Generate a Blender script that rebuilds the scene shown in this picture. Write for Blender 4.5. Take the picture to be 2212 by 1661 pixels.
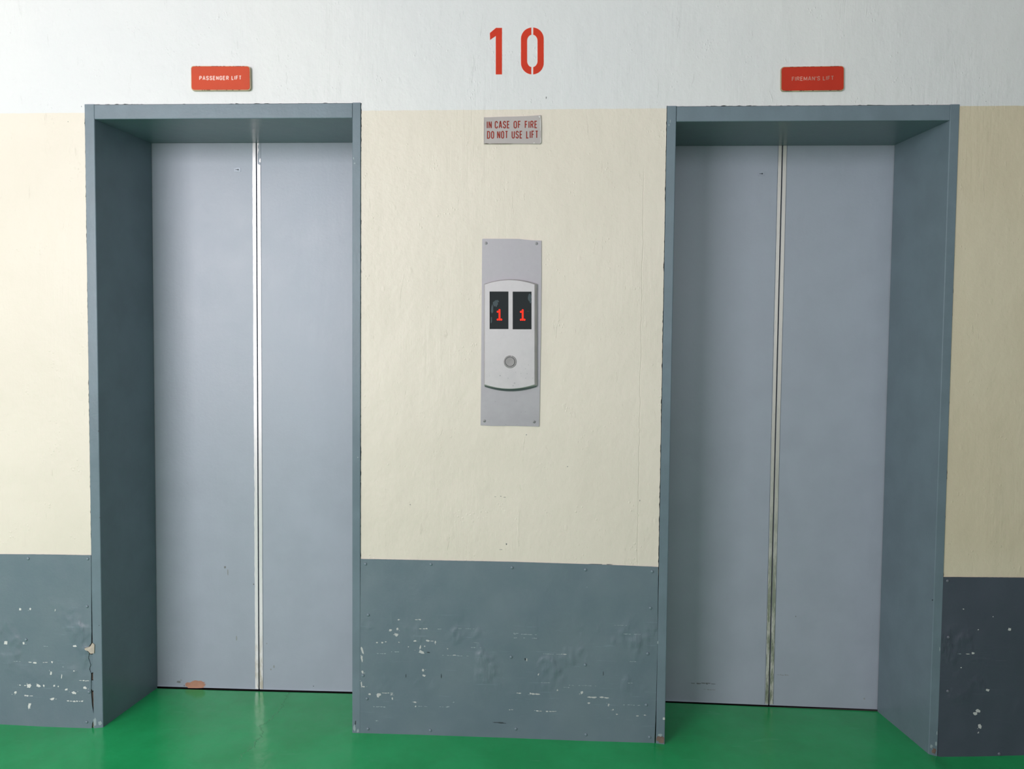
import bpy, bmesh, math, random
from mathutils import Vector, Matrix, noise
from mathutils.geometry import tessellate_polygon
random.seed(7)
S = bpy.context.scene
for o in list(bpy.data.objects): bpy.data.objects.remove(o)

# ---------------------------------------------------------------- camera
CX, CY, CZ, PITCH, YAW, ROLL, FPX = 1.5773, -2.5391, 1.3268, -0.0433, -0.0467, 0.0094, 1640.0
IW, IH = 2212.0, 1661.0
_f = Vector((math.sin(YAW)*math.cos(PITCH), math.cos(YAW)*math.cos(PITCH), math.sin(PITCH)))
_r = Vector((math.cos(YAW), -math.sin(YAW), 0)); _u = _r.cross(_f)
_R = _r*math.cos(ROLL) + _u*math.sin(ROLL); _U = _u*math.cos(ROLL) - _r*math.sin(ROLL)
cd = bpy.data.cameras.new('camera'); cam = bpy.data.objects.new('camera', cd); S.collection.objects.link(cam)
cd.sensor_fit = 'HORIZONTAL'; cd.sensor_width = 36; cd.lens = FPX*36/IW; cd.clip_start = .01
M3 = Matrix((_R, _U, -_f)).transposed()
cam.matrix_world = Matrix.Translation((CX, CY, CZ)) @ M3.to_4x4()
S.camera = cam

# ---------------------------------------------------------------- world, daylight, exposure
w = bpy.data.worlds.new('sky'); S.world = w; w.use_nodes = True
bg = w.node_tree.nodes['Background']; bg.inputs[0].default_value = (.78, .88, 1, 1); bg.inputs[1].default_value = 1.0
S.view_settings.view_transform = 'Standard'; S.view_settings.look = 'None'
S.view_settings.gamma = 1; S.view_settings.exposure = -0.11; S.view_settings.use_curve_mapping = False
def area(name, loc, size, energy, color, rot, spread=180):
    l = bpy.data.lights.new(name, 'AREA'); l.shape = 'RECTANGLE'; l.size, l.size_y = size
    l.energy = energy; l.color = color; l.spread = math.radians(spread)
    o = bpy.data.objects.new(name, l); S.collection.objects.link(o); o.location = loc; o.rotation_euler = rot
    return o
# daylight entering through the open side of the lift lobby, opposite the left lift
WIN = (-2.7, -0.2, 0.95, 3.15); WALLF = -4.2
area('daylight_main', ((WIN[0]+WIN[1])/2, WALLF-.12, (WIN[2]+WIN[3])/2), (WIN[1]-WIN[0]-.02, WIN[3]-WIN[2]-.02), 204, (1, .945, .975), (math.radians(90), 0, 0))
# added fill: a dim lamp in an unseen opening on the right
FILL_WIN = (0.35, 4.2, 1.0, 3.15)
area('fill_right', ((FILL_WIN[0]+FILL_WIN[1])/2, WALLF-.12, (FILL_WIN[2]+FILL_WIN[3])/2), (FILL_WIN[1]-FILL_WIN[0]-.02, FILL_WIN[3]-FILL_WIN[2]-.02), 32, (1, .945, .975), (math.radians(90), 0, 0))
# second opening at the left end of the lobby
WIN2 = (-3.6, -.6, 1.0, 2.5); WALLL = -4.5
area('daylight_side', (WALLL-.12, (WIN2[0]+WIN2[1])/2, (WIN2[2]+WIN2[3])/2), (WIN2[3]-WIN2[2]-.02, WIN2[1]-WIN2[0]-.02), 40, (1, .945, .975), (0, math.radians(-90), 0))

# ---------------------------------------------------------------- helpers
def at(u, v, Y=0.0):
    """photo measurement -> metres (x, z) on the upright plane at depth Y"""
    d = _f + _R*((u-IW/2)/FPX) - _U*((v-IH/2)/FPX)
    t = (Y-CY)/d.y
    return CX+d.x*t, CZ+d.z*t
def X(u, v, Y=0.0): return at(u, v, Y)[0]
def Z(u, v, Y=0.0): return at(u, v, Y)[1]
PXM = .00157
C = S.collection
def link(o, parent=None):
    C.objects.link(o)
    if parent is not None: o.parent = parent
    return o
def tag(o, label=None, cat=None, group=None, kind=None):
    if label: o['label'] = label
    if cat: o['category'] = cat
    if group: o['group'] = group
    if kind: o['kind'] = kind
    return o
def origin(o):
    p = Vector((0, 0, 0))
    while o is not None: p = p + o.location; o = o.parent
    return p
def obj(name, bm, mats, parent=None, base=None, smooth=False):
    bmesh.ops.remove_doubles(bm, verts=bm.verts, dist=1e-6)
    bmesh.ops.recalc_face_normals(bm, faces=bm.faces)
    me = bpy.data.meshes.new(name)
    if parent is not None:
        b = origin(parent) if base is None else Vector(base)
    else:
        if base is None:
            xs = [v.co.x for v in bm.verts]; ys = [v.co.y for v in bm.verts]; zs = [v.co.z for v in bm.verts]
            base = ((min(xs)+max(xs))/2, (min(ys)+max(ys))/2, min(zs))
        b = Vector(base)
    for v in bm.verts: v.co -= b
    if smooth:
        for f in bm.faces: f.smooth = True
    bm.to_mesh(me); bm.free()
    for m in (mats if isinstance(mats, (list, tuple)) else [mats]): me.materials.append(m)
    o = bpy.data.objects.new(name, me)
    link(o, parent)
    o.location = b - (origin(parent) if parent is not None else Vector((0, 0, 0)))
    return o
def empty(name, loc, label, cat, group=None):
    o = bpy.data.objects.new(name, None); o.empty_display_size = .05; o.location = loc; link(o)
    return tag(o, label, cat, group, 'thing')
def struct(o): o['kind'] = 'structure'; return o
def box(bm, x0, x1, y0, y1, z0, z1, mi=0, bev=0):
    vs = [bm.verts.new((x, y, z)) for x in (x0, x1) for y in (y0, y1) for z in (z0, z1)]
    fs = [bm.faces.new([vs[i] for i in q]) for q in ((0,1,3,2),(4,6,7,5),(0,4,5,1),(2,3,7,6),(0,2,6,4),(1,5,7,3))]
    for f in fs: f.material_index = mi
    if bev:
        es = {e for f in fs for e in f.edges}
        bmesh.ops.bevel(bm, geom=list(es), offset=bev, segments=2, affect='EDGES', profile=.6)
def sheet(bm, loops, yf, yb, mi=0):
    """flat plate with an outline and holes in x/z, front at yf and back at yb"""
    L = [[Vector((x, z, 0)) for x, z in lp] for lp in loops]
    tris = tessellate_polygon(L); flat = [p for lp in L for p in lp]
    F = [bm.verts.new((p.x, yf, p.y)) for p in flat]; B = [bm.verts.new((p.x, yb, p.y)) for p in flat]
    for t in tris:
        for V in (F, B):
            try: bm.faces.new([V[i] for i in t]).material_index = mi
            except ValueError: pass
    k = 0
    for lp in L:
        n = len(lp)
        for i in range(n):
            a, b = k+i, k+(i+1) % n
            try: bm.faces.new((F[a], F[b], B[b], B[a])).material_index = mi
            except ValueError: pass
        k += n
def extrude(bm, prof, a0, a1, axis, mi=0):
    """closed profile swept along an axis; prof gives the two other coordinates"""
    def P(p, a): return (a, p[0], p[1]) if axis == 'X' else (p[0], p[1], a) if axis == 'Z' else (p[0], a, p[1])
    A = [bm.verts.new(P(p, a0)) for p in prof]; B = [bm.verts.new(P(p, a1)) for p in prof]
    n = len(prof)
    for i in range(n): bm.faces.new((A[i], A[(i+1) % n], B[(i+1) % n], B[i])).material_index = mi
    tr = tessellate_polygon([[Vector((p[0], p[1], 0)) for p in prof]])
    for t in tr:
        bm.faces.new([A[i] for i in t]).material_index = mi; bm.faces.new([B[i] for i in reversed(t)]).material_index = mi
def ragged(p, q, n, amp, bias=0.0, normal=None, freq=1.0, seed=0):
    """points from p to q, pushed by noise along the normal"""
    out = []
    dx, dz = q[0]-p[0], q[1]-p[1]; L = math.hypot(dx, dz)
    nx, nz = normal if normal else (-dz/L, dx/L)
    for i in range(n):
        t = i/n; x, z = p[0]+dx*t, p[1]+dz*t
        k = noise.noise(Vector((x*60*freq+seed, z*60*freq, seed)))+.6*noise.noise(Vector((x*170*freq, z*170*freq+seed, 3)))+.7*noise.noise(Vector((x*9+seed, z*9, 8)))
        k = max(-bias/amp if amp else 0, k)
        out.append((x+nx*(bias+amp*k), z+nz*(bias+amp*k)))
    return out
def fleck(bm, x, z, w, h, y, mi, slant=0, n=13, rough=.5, t=.0004):
    """irregular chip or stain, a paper thickness proud of its plate"""
    t *= random.uniform(.5, 1.5)
    pts = []
    for i in range(n):
        a = 2*math.pi*i/n; r = 1.1-rough*random.random()
        ca, sa = math.cos(a), math.sin(a)
        px = w/2*r*math.copysign(abs(ca)**.8, ca); pz = h/2*r*math.copysign(abs(sa)**.8, sa)
        pts.append((x+px*math.cos(slant)-pz*math.sin(slant), z+px*math.sin(slant)+pz*math.cos(slant)))
    sheet(bm, [pts], y-t, y, mi)
def streak(bm, x, z, w, h, y, mi, cover=.75):
    h *= 1.3
    """a dashed scrape made of small flecks"""
    if w < h*2.5:
        fleck(bm, x, z, w, h, y, mi, random.uniform(-.3, .3))
        for _ in range(random.randint(1, 3)):
            fleck(bm, x+random.uniform(-1, 1)*w*1.1, z+random.uniform(-.7, .7)*h, w*random.uniform(.12, .35), h*random.uniform(.1, .3), y, mi, 0, 7)
        return
    a = x-w/2
    while a < x+w/2:
        l = random.uniform(.6, 2.6)*h+.002
        if random.random() < cover: fleck(bm, a+l/2, z+random.uniform(-.15, .15)*h, l*1.05, h*random.uniform(.35, 1), y, mi)
        a += l*random.uniform(.8, 1.3)
def dome(bm, x, z, y, r, h, mi=0, seg=14):
    prev = None
    rings = [(r, 0), (r*.97, .35*h), (r*.8, .75*h), (r*.45, .97*h)]
    R_ = [[bm.verts.new((x+a*math.cos(2*math.pi*i/seg), y-b, z+a*math.sin(2*math.pi*i/seg))) for i in range(seg)] for a, b in rings]
    for k in range(len(R_)-1):
        for i in range(seg): bm.faces.new((R_[k][i], R_[k][(i+1) % seg], R_[k+1][(i+1) % seg], R_[k+1][i])).material_index = mi
    bm.faces.new(R_[-1]).material_index = mi; bm.faces.new(list(reversed(R_[0]))).material_index = mi
def lathe(bm, x, z, prof, mi=0, seg=40, a0=0, a1=2*math.pi):
    """ring or disc around the Y axis; prof = [(radius, y)]"""
    full = abs(a1-a0-2*math.pi) < 1e-6; n = seg if full else seg+1
    rs = [[bm.verts.new((x+r*math.cos(a0+(a1-a0)*i/seg), y, z+r*math.sin(a0+(a1-a0)*i/seg))) for i in range(n)] for r, y in prof]
    for k in range(len(rs)-1):
        for i in range(seg):
            j = (i+1) % n
            try: bm.faces.new((rs[k][i], rs[k][j], rs[k+1][j], rs[k+1][i])).material_index = mi
            except ValueError: pass
    if full:
        if prof[0][0] > 1e-5 and prof[0] != prof[-1]: bm.faces.new(rs[0]).material_index = mi
        if prof[-1][0] > 1e-5 and prof[0] != prof[-1]: bm.faces.new(rs[-1]).material_index = mi
    elif prof[0] == prof[-1]:
        for i in (0, n-1):
            try: bm.faces.new([r[i] for r in rs[:-1]]).material_index = mi
            except ValueError: pass

# ---------------------------------------------------------------- materials
class N:
    def __init__(s, name):
        s.m = bpy.data.materials.new(name); s.m.use_nodes = True; s.t = s.m.node_tree
        s.b = s.t.nodes['Principled BSDF']; s.pos = s.t.nodes.new('ShaderNodeNewGeometry').outputs['Position']
    def n(s, k, **kw):
        x = s.t.nodes.new(k)
        for a, v in kw.items(): setattr(x, a, v)
        return x
    def put(s, sock, v):
        if hasattr(v, 'links'): s.t.links.new(v, sock)
        else: sock.default_value = v
    def math(s, op, a, b=0.0, c=None, clamp=False):
        x = s.n('ShaderNodeMath', operation=op, use_clamp=clamp); s.put(x.inputs[0], a); s.put(x.inputs[1], b)
        if c is not None: s.put(x.inputs[2], c)
        return x.outputs[0]
    def scale(s, v3, loc=(0, 0, 0)):
        x = s.n('ShaderNodeMapping'); s.put(x.inputs['Vector'], s.pos); x.inputs['Scale'].default_value = v3; x.inputs['Location'].default_value = loc
        return x.outputs[0]
    def noise(s, v3=(1, 1, 1), sc=1.0, det=3, rough=.5, loc=(0, 0, 0), dist=0):
        x = s.n('ShaderNodeTexNoise'); s.put(x.inputs['Vector'], s.scale(v3, loc)); x.inputs['Scale'].default_value = sc
        x.inputs['Detail'].default_value = det; x.inputs['Roughness'].default_value = rough; x.inputs['Distortion'].default_value = dist
        return x.outputs['Fac']
    def ramp(s, f, lo, hi, a=0.0, b=1.0):
        x = s.n('ShaderNodeMapRange', interpolation_type='SMOOTHSTEP'); s.put(x.inputs[0], f)
        for i, v in enumerate((lo, hi, a, b)): s.put(x.inputs[i+1], v)
        return x.outputs[0]
    def mix(s, f, a, b):
        x = s.n('ShaderNodeMix', data_type='RGBA'); s.put(x.inputs[0], f)
        s.put(x.inputs[6], a if hasattr(a, 'links') else (*a, 1)); s.put(x.inputs[7], b if hasattr(b, 'links') else (*b, 1))
        return x.outputs[2]
    def xyz(s):
        x = s.n('ShaderNodeSeparateXYZ'); s.put(x.inputs[0], s.pos); return x.outputs
    def bump(s, h, dist, strength=1.0, prev=None):
        x = s.n('ShaderNodeBump'); s.put(x.inputs['Height'], h); x.inputs['Distance'].default_value = dist; x.inputs['Strength'].default_value = strength
        if prev is not None: s.put(x.inputs['Normal'], prev)
        return x.outputs[0]
    def out(s, color=None, rough=None, normal=None, metal=None, spec=None):
        if color is not None: s.put(s.b.inputs['Base Color'], color if hasattr(color, 'links') else (*color, 1))
        if rough is not None: s.put(s.b.inputs['Roughness'], rough)
        if normal is not None: s.put(s.b.inputs['Normal'], normal)
        if metal is not None: s.put(s.b.inputs['Metallic'], metal)
        if spec is not None: s.put(s.b.inputs['Specular IOR Level'], spec)
        return s.m
def paint(name, col, rough=.4, mott=.06, bumpd=.0004, bscale=90, spec=.5, tint=None):
    k = N(name)
    a = k.noise((1, 1, 1), 7, 5, .6); b = k.noise((1, 1, 1), bscale, 3, .6); c = k.noise((1, 1, .25), 14, 3, .5, loc=(4, 1, 2))
    lo = tuple(x*(1-mott) for x in col); hi = tuple(min(1, x*(1+mott)) for x in (tint or col))
    cc = k.mix(k.ramp(a, .3, .7), lo, hi)
    nn = k.bump(b, bumpd); nn = k.bump(c, bumpd*4, 1, nn)
    return k.out(cc, k.ramp(a, .2, .8, rough*.9, rough*1.12), nn, 0, spec)
def plain(name, col, rough=.5, metal=0.0, spec=.5):
    return N(name).out(col, rough, None, metal, spec)

LINE_Z = Z(1100, 236.6, .004)
X4O = X(2060, 400, .004)
def wall_paint():
    k = N('wall_paint'); x, y, z = k.xyz()
    wob = k.math('MULTIPLY', k.math('SUBTRACT', k.noise((1, 1, .3), 20, 4, .7), .5), .004)
    # the painted line climbs very slightly over the right lift
    line = k.math('ADD', k.math('MULTIPLY', k.math('SUBTRACT', x, 1.5), .002), LINE_Z)
    top = k.ramp(k.math('ADD', k.math('SUBTRACT', z, line), wob), -.0008, .0008)
    cream = k.mix(k.ramp(k.noise((1, 1, 1), 2.2, 3, .5), .35, .65), (.675, .618, .53), (.70, .64, .553))
    cream2 = k.mix(k.ramp(k.noise((1, 1, 1), 2.2, 3, .5), .35, .65), (.59, .515, .38), (.62, .55, .415))   # darker, yellower cream beyond the right lift
    cream = k.mix(k.ramp(x, X4O-.06, X4O-.03), cream, cream2)
    white = k.mix(k.ramp(k.noise((1, 1, 1), 1.6, 3, .5, loc=(3, 3, 3)), .35, .65), (.655, .66, .665), (.685, .685, .68))
    col = k.mix(top, cream, white)
    # brush strokes, roller lumps, filler patches and a hairline crack
    brush = k.noise((1, 1, .12), 90, 3, .6)
    drag = k.noise((1, 1, .05), 38, 4, .65, loc=(5, 2, 7))
    lump = k.noise((1, 1, .7), 9, 5, .55, loc=(1, 9, 4))
    vor = k.n('ShaderNodeTexVoronoi', feature='F1'); k.put(vor.inputs['Vector'], k.scale((1, 1, .6))); vor.inputs['Scale'].default_value = 26
    pim = k.math('MULTIPLY', k.ramp(vor.outputs['Distance'], .05, .2, 1, 0), k.ramp(k.noise((1, 1, 1), 5, 2, .5, loc=(8, 1, 1)), .52, .6))
    vor2 = k.n('ShaderNodeTexVoronoi', feature='F1'); k.put(vor2.inputs['Vector'], k.scale((1, 1, .8), (.7, 0, .3))); vor2.inputs['Scale'].default_value = 90
    grit = k.math('MULTIPLY', k.ramp(vor2.outputs['Distance'], .1, .35, 1, 0), k.ramp(k.noise((1, 1, 1), 11, 3, .5, loc=(2, 1, 6)), .56, .66))
    gouge = k.ramp(k.noise((1, 1, .18), 34, 5, .75, loc=(12, 5, 1), dist=.6), .63, .70)
    # crack
    cx = k.math('ADD', X(1384, 800, .004), k.math('MULTIPLY', k.math('SUBTRACT', k.noise((.1, .1, 1), 11, 5, .7), .5), .016))
    dcr = k.math('ABSOLUTE', k.math('SUBTRACT', x, cx))
    crz = k.math('MULTIPLY', k.ramp(z, Z(1384, 1240, .004), Z(1384, 1200, .004)), k.ramp(z, Z(1384, 430, .004), Z(1384, 330, .004), 1, 0))
    crack = k.math('MULTIPLY', k.ramp(dcr, .0006, .0018, 1, 0), crz)
    ridge = k.math('MULTIPLY', k.ramp(k.math('SUBTRACT', x, cx), -.001, .001), crz)
    patch = k.ramp(k.noise((1, 1, .5), 3.5, 3, .5, loc=(6, 3, 9)), .48, .66)
    nn = k.bump(k.math('MULTIPLY', brush, k.math('ADD', .25, patch)), .0006); nn = k.bump(k.math('MULTIPLY', drag, patch), .0011, 1, nn); nn = k.bump(lump, .0045, 1, nn)
    nn = k.bump(k.noise((1, 1, 1), 55, 3, .6, loc=(3, 1, 1)), .0007, 1, nn)
    nn = k.bump(pim, .0005, 1, nn); nn = k.bump(grit, .0006, 1, nn); nn = k.bump(gouge, .0005, 1, nn)
    nn = k.bump(k.math('SUBTRACT', k.math('MULTIPLY', ridge, .5), crack), .0007, 1, nn)
    col = k.mix(k.math('MULTIPLY', crack, .14), col, (.45, .42, .33))
    return k.out(col, .42, nn, 0, .35)
def floor_mat():
    k = N('green_floor_paint')
    a = k.noise((1, 1, 1), 3.2, 6, .6); b = k.noise((1, 1, 1), 60, 4, .6); c = k.noise((.6, 3, 1), 9, 5, .7, dist=.6)
    col = k.mix(k.ramp(a, .3, .7), (.011, .305, .088), (.017, .37, .118))
    col = k.mix(k.math('MULTIPLY', k.ramp(c, .60, .74), .30), col, (.07, .42, .19))
    # a hairline crack running out of the left doorway
    x, y, z = k.xyz()
    cx = k.math('ADD', .60, k.math('MULTIPLY', k.math('SUBTRACT', k.noise((.1, 1, 1), 6, 6, .75), .5), .16))
    cr = k.math('MULTIPLY', k.ramp(k.math('ABSOLUTE', k.math('SUBTRACT', x, cx)), .0008, .003, 1, 0), k.ramp(y, -.25, -.1))
    col = k.mix(k.math('MULTIPLY', cr, .35), col, (.16, .40, .22))
    nn = k.bump(b, .0003); nn = k.bump(k.noise((1, 1, 1), 9, 3, .5), .003, 1, nn)
    nn = k.bump(cr, .001, 1, nn)
    return k.out(col, k.ramp(c, .2, .8, .16, .26), nn, 0, .5)
def kick_mat(name, c0, c1):
    k = N(name); x, y, z = k.xyz()
    a = k.noise((1, 1, 1), 5, 5, .6); f = k.noise((1, 1, 1), 110, 3, .6)
    band = k.math('MULTIPLY', k.ramp(z, .12, .26), k.ramp(z, .36, .46, 1, 0))
    pat = k.ramp(k.noise((1, 1, .8), 6, 3, .6, loc=(1, 4, 4)), .5, .68)
    dent = k.math('MULTIPLY', k.math('MULTIPLY', k.noise((1, 1, .28), 26, 4, .6, loc=(3, 0, 2)), band), pat)
    scr = k.math('MULTIPLY', k.ramp(k.noise((.06, 1, 1), 90, 4, .7, loc=(7, 0, 1)), .60, .70), k.ramp(z, .02, .1))
    scr = k.math('MULTIPLY', scr, k.ramp(z, .36, .50, 1, 0))
    col = k.mix(k.ramp(a, .3, .7), c0, c1)
    col = k.mix(k.math('MULTIPLY', scr, .25), col, tuple(min(1, v*1.8) for v in c1))
    nn = k.bump(f, .0005); nn = k.bump(dent, .010, 1, nn); nn = k.bump(k.noise((1, 1, .7), 4.5, 2, .5), .012, 1, nn)
    return k.out(col, .42, nn, 0, .5)
def strip_mat(name, clean, dirty, zlo, zhi):
    k = N(name); x, y, z = k.xyz()
    a = k.noise((3, 1, .5), 22, 5, .7)
    g = k.math('MULTIPLY', k.ramp(a, .42, .58), k.ramp(z, zlo, zhi, 1, 0))
    col = k.mix(g, clean, dirty)
    s = k.ramp(k.noise((2, 1, .35), 60, 4, .7, loc=(3, 3, 3)), .6, .7)
    col = k.mix(k.math('MULTIPLY', s, .3), col, tuple(v*.55 for v in clean))
    return k.out(col, .33, k.bump(a, .0004), .25, .6)
def steel(name, col, rough=.3, vertical=True, metal=.45):
    k = N(name)
    a = k.noise((1, 1, .02) if vertical else (.02, 1, 1), 500, 2, .5); b = k.noise((1, 1, 1), 16, 5, .6)
    cc = k.mix(k.ramp(b, .3, .7), tuple(v*.93 for v in col), tuple(min(1, v*1.05) for v in col))
    sp = k.ramp(k.noise((1, 1, 1), 130, 3, .6, loc=(5, 5, 5)), .70, .76)
    cc = k.mix(k.math('MULTIPLY', sp, .5), cc, tuple(v*.45 for v in col))
    return k.out(cc, k.ramp(b, .2, .8, rough*.85, rough*1.2), k.bump(a, .00005), metal, .5)

M = {}
M['wall'] = wall_paint(); M['floor'] = floor_mat()
M['ceiling'] = plain('ceiling_paint', (.62, .55, .57), .8)
M['lobby'] = plain('lobby_wall_paint', (.50, .42, .40), .8)
M['frame'] = paint('frame_blue_grey_paint', (.140, .188, .222), .31, .07, .0003, 120, .35)
M['door'] = paint('door_light_grey_paint', (.325, .36, .42), .42, .03, .0003, 100, .5)
M['kick'] = kick_mat('kick_plate_paint', (.118, .162, .195), (.138, .182, .212))
M['kick_navy'] = kick_mat('kick_plate_navy_tone', (.055, .065, .088), (.062, .072, .098))  # darker, bluer tone for the right-hand plate
M['chip'] = plain('bare_chip', (.46, .47, .46), .6)
M['chip_white'] = plain('bare_chip_white', (.60, .60, .58), .6)
M['chip_soft'] = plain('worn_paint', (.27, .33, .35), .5)
M['dark'] = plain('dark_mark', (.03, .04, .05), .6)
M['scuff'] = paint('grey_scuff', (.16, .17, .17), .6, .3)
M['rust'] = paint('rust', (.40, .20, .135), .8, .25, .001, 60)
M['brown'] = paint('broken_plaster', (.16, .11, .09), .95, .45, .003, 70)
M['beige'] = paint('torn_filler', (.42, .37, .31), .9, .3, .003, 80)
M['strip_a'] = strip_mat('bare_aluminium', (.66, .64, .65), (.42, .38, .32), .02, .32)
M['strip_b'] = strip_mat('dull_aluminium', (.56, .54, .50), (.20, .22, .16), .1, 1.15)
M['shaft'] = plain('lift_shaft_dark', (.012, .012, .012), .9)
M['sill'] = plain('sill_dark_metal', (.035, .03, .028), .6, .3)
M['sign_red'] = paint('sign_orange_red', (.52, .06, .022), .5, .05, .0002, 80, .2)
M['sign_red2'] = paint('sign_deep_red', (.48, .032, .014), .5, .05, .0002, 80, .2)
M['rim'] = paint('sign_rim_tan', (.45, .36, .22), .5, .3, .0005, 90)
M['rimdark'] = plain('rim_grime', (.10, .07, .05), .7)
M['letter'] = paint('sign_letter_pink_white', (.66, .40, .35), .5, .2, .0002, 200)
M['letter2'] = paint('sign_letter_faded', (.55, .22, .17), .5, .35, .0002, 200)
M['stencil'] = paint('stencil_red', (.55, .035, .012), .5, .06, .0003, 90, .2)
M['stencil_edge'] = plain('stencil_overspray', (.80, .48, .45), .6)
M['plaque'] = paint('plaque_grey_metal', (.40, .365, .355), .45, .04, .0002, 80)
M['plaque_text'] = paint('plaque_red_text', (.27, .035, .024), .6, .12, .0001, 80, .15)
M['plate'] = steel('back_plate_steel', (.36, .35, .37), .5)
M['cover'] = steel('cover_steel', (.47, .455, .46), .48)
M['lip'] = plain('cover_edge_dark_green', (.012, .035, .03), .5)
M['glass'] = plain('display_black_glass', (.014, .018, .019), .22, 0, .12)
M['smear'] = plain('display_smear', (.055, .075, .085), .5, 0, .2)
M['button'] = steel('button_steel', (.26, .25, .245), .42, False)
M['screw'] = steel('screw_steel', (.25, .25, .25), .4)
M['rivet'] = paint('rivet_blue_grey_paint', (.15, .20, .235), .35)
M['rivet_navy'] = paint('rivet_navy_tone', (.12, .13, .16), .4)
k = N('led_red'); k.b.inputs['Emission Color'].default_value = (1, .03, .012, 1); k.b.inputs['Emission Strength'].default_value = 1.25
M['led'] = k.out((.4, .01, .005), .5, None, 0, .1)

# ---------------------------------------------------------------- setting
YW = .004                                        # the wall face; the steel frames stand 4 mm proud of it
L1 = dict(xo=0.0, xi=.0338, xj=.9175, xk=.9451, zt=2.1483, zh=2.1, dl=.0651, dr=.889, zd=2.1038, d=.3141)
L2 = dict(xo=1.9585, xi=1.988, xj=2.8604, xk=2.8894, zt=2.1316, zh=2.0829, dl=2.019, dr=2.8238, zd=2.0868, d=.3114)
WB = .304                                        # back of the wall
def hole(L, seed, gl, gr, kl, kr, zk):
    """ragged opening in the plaster around a steel frame"""
    h = [(L['xo']-kl, -.03)]
    h += ragged((L['xo']-kl, 0), (L['xo']-kl*.5-gl*.5, zk), 60, .0010, 0, (-1, 0), 1, seed)
    h += ragged((L['xo']-gl, zk), (L['xo']-gl, L['zt']+.0015), 330, .0022, 0, (-1, 0), 1, seed+1)
    h += ragged((L['xo']-gl, L['zt']+.0018), (L['xk']+gr, L['zt']+.0018), 230, .0026, .0, (0, 1), 1, seed+2)
    h += ragged((L['xk']+gr, L['zt']+.0015), (L['xk']+gr, zk), 330, .0022, 0, (1, 0), 1, seed+3)
    h += ragged((L['xk']+gr, zk), (L['xk']+kr, 0), 60, .001, 0, (1, 0), 1, seed+4)
    h += [(L['xk']+kr, -.03)]
    return h
XL, XR, CEIL = -4.5, 6.5, 3.3
h1 = hole(L1, 1, .0022, .0008, .016, .001, .585); h2 = hole(L2, 31, .0016, .0008, .014, .002, .575)
bm = bmesh.new()
sheet(bm, [[(XL, -.03)] + h1 + h2 + [(XR, -.03), (XR, CEIL), (XL, CEIL)]], YW, WB)
for u, v, w_, h_, mt in [(1180, 211, 2.2, 5, 1), (1094, 1175, 3, 4.5, 1), (1082, 1072, 3, 1.4, 1), (1090, 1074, 6, 1.2, 1), (1070, 1073, 5, 1, 1),
        (1288, 1218.5, 36, 1.4, 1), (1316, 1219, 18, 1.4, 1), (1226, 1008, 2, 2, 1), (1137, 939, 2.5, 2.5, 1), (147, 263, 1.2, 2.2, 1), (176, 230, 1.3, 3, 1),
        (1082, 1187, 8, 1, 1), (1368, 1224, 12, 1.4, 1), (2130, 219, 1.5, 1.5, 1), (1382, 1081, 2, 4, 1), (1160, 320, 1.5, 1.5, 1), (886, 1090, 2, 3, 1)]:
    x, z = at(u, v, YW); fleck(bm, x, z, w_*PXM, h_*PXM, YW, mt, t=.0002)
# broken, brown plaster beside the left frame foot, and rough paint beads around the frames
for (v0, v1, u0, u1, mt) in [(1455, 1468, 197, 205, 2), (1495, 1550, 198, 205.5, 2), (1552, 1571, 199, 207, 3)]:
    p = [at(u0, v0, .007), at(u1, v0, .007), at(u1, v1, .007), at(u0+2, v1, .007)]
    lp = []
    for i in range(4): lp += ragged(p[i], p[(i+1) % 4], 9, .0012, 0, None, 1, i)
    sheet(bm, [lp], .007, .02, mt)
struct(obj('wall_back', bm, [M['wall'], M['scuff'], M['brown'], M['beige']], base=(0, 0, 0)))

# the floor, with the small rises and dips of the old screed where it meets the wall
HP = [(at(u, v)[0], at(u, v)[1]) for u, v in ((-40, 1561), (0, 1564.7), (100, 1570), (200, 1573.5), (222, 1571), (760, 1583), (900, 1587), (1100, 1594), (1250, 1600), (1413, 1605), (1440, 1608.5), (2004, 1628), (2027, 1635), (2120, 1634), (2212, 1631.5), (2260, 1630))]
HB = [(at(u, v, .306)[0], at(u, v, .306)[1]) for u, v in ((341, 1487), (450, 1490.5), (558, 1493.5), (760, 1498.5), (1438, 1517.5), (1660, 1527), (1894, 1536.5))]
def lerp(P, x):
    if x <= P[0][0]: return P[0][1]
    for a, b in zip(P, P[1:]):
        if x <= b[0]: return a[1]+(b[1]-a[1])*(x-a[0])/(b[0]-a[0])
    return P[-1][1]
def fh(x, y):
    a = lerp(HP, x)
    if y >= 0: t = min(1, y/.306); return a*(1-t)+lerp(HB, x)*t
    t = max(0, 1+y/.5); return a*t*t
bm = bmesh.new()
xs = [XL, -3, -2, -1.3, -.9] + [-.7+.02*i for i in range(0, 215)] + [3.8, 4.2, 5, XR]
ys = [WALLFY for WALLFY in (WALLF, -3, -2, -1.4, -1, -.8, -.6)] + [-.5+.025*i for i in range(0, 32)] + [.306]
G = [[bm.verts.new((x, y, fh(x, y))) for y in ys] for x in xs]
for i in range(len(xs)-1):
    for j in range(len(ys)-1): bm.faces.new((G[i][j], G[i+1][j], G[i+1][j+1], G[i][j+1]))
for (u, v, w_, h_) in ((666, 1540, .006, .004), (690, 1539, .004, .003), (248, 1556, .004, .004)):
    pass
floor = struct(obj('floor', bm, M['floor'], base=(0, 0, 0), smooth=True))
bm = bmesh.new(); box(bm, XL, XR, WALLF, .34, CEIL, CEIL+.15); struct(obj('ceiling', bm, M['ceiling'], base=(0, 0, 0)))
bm = bmesh.new()
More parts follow.
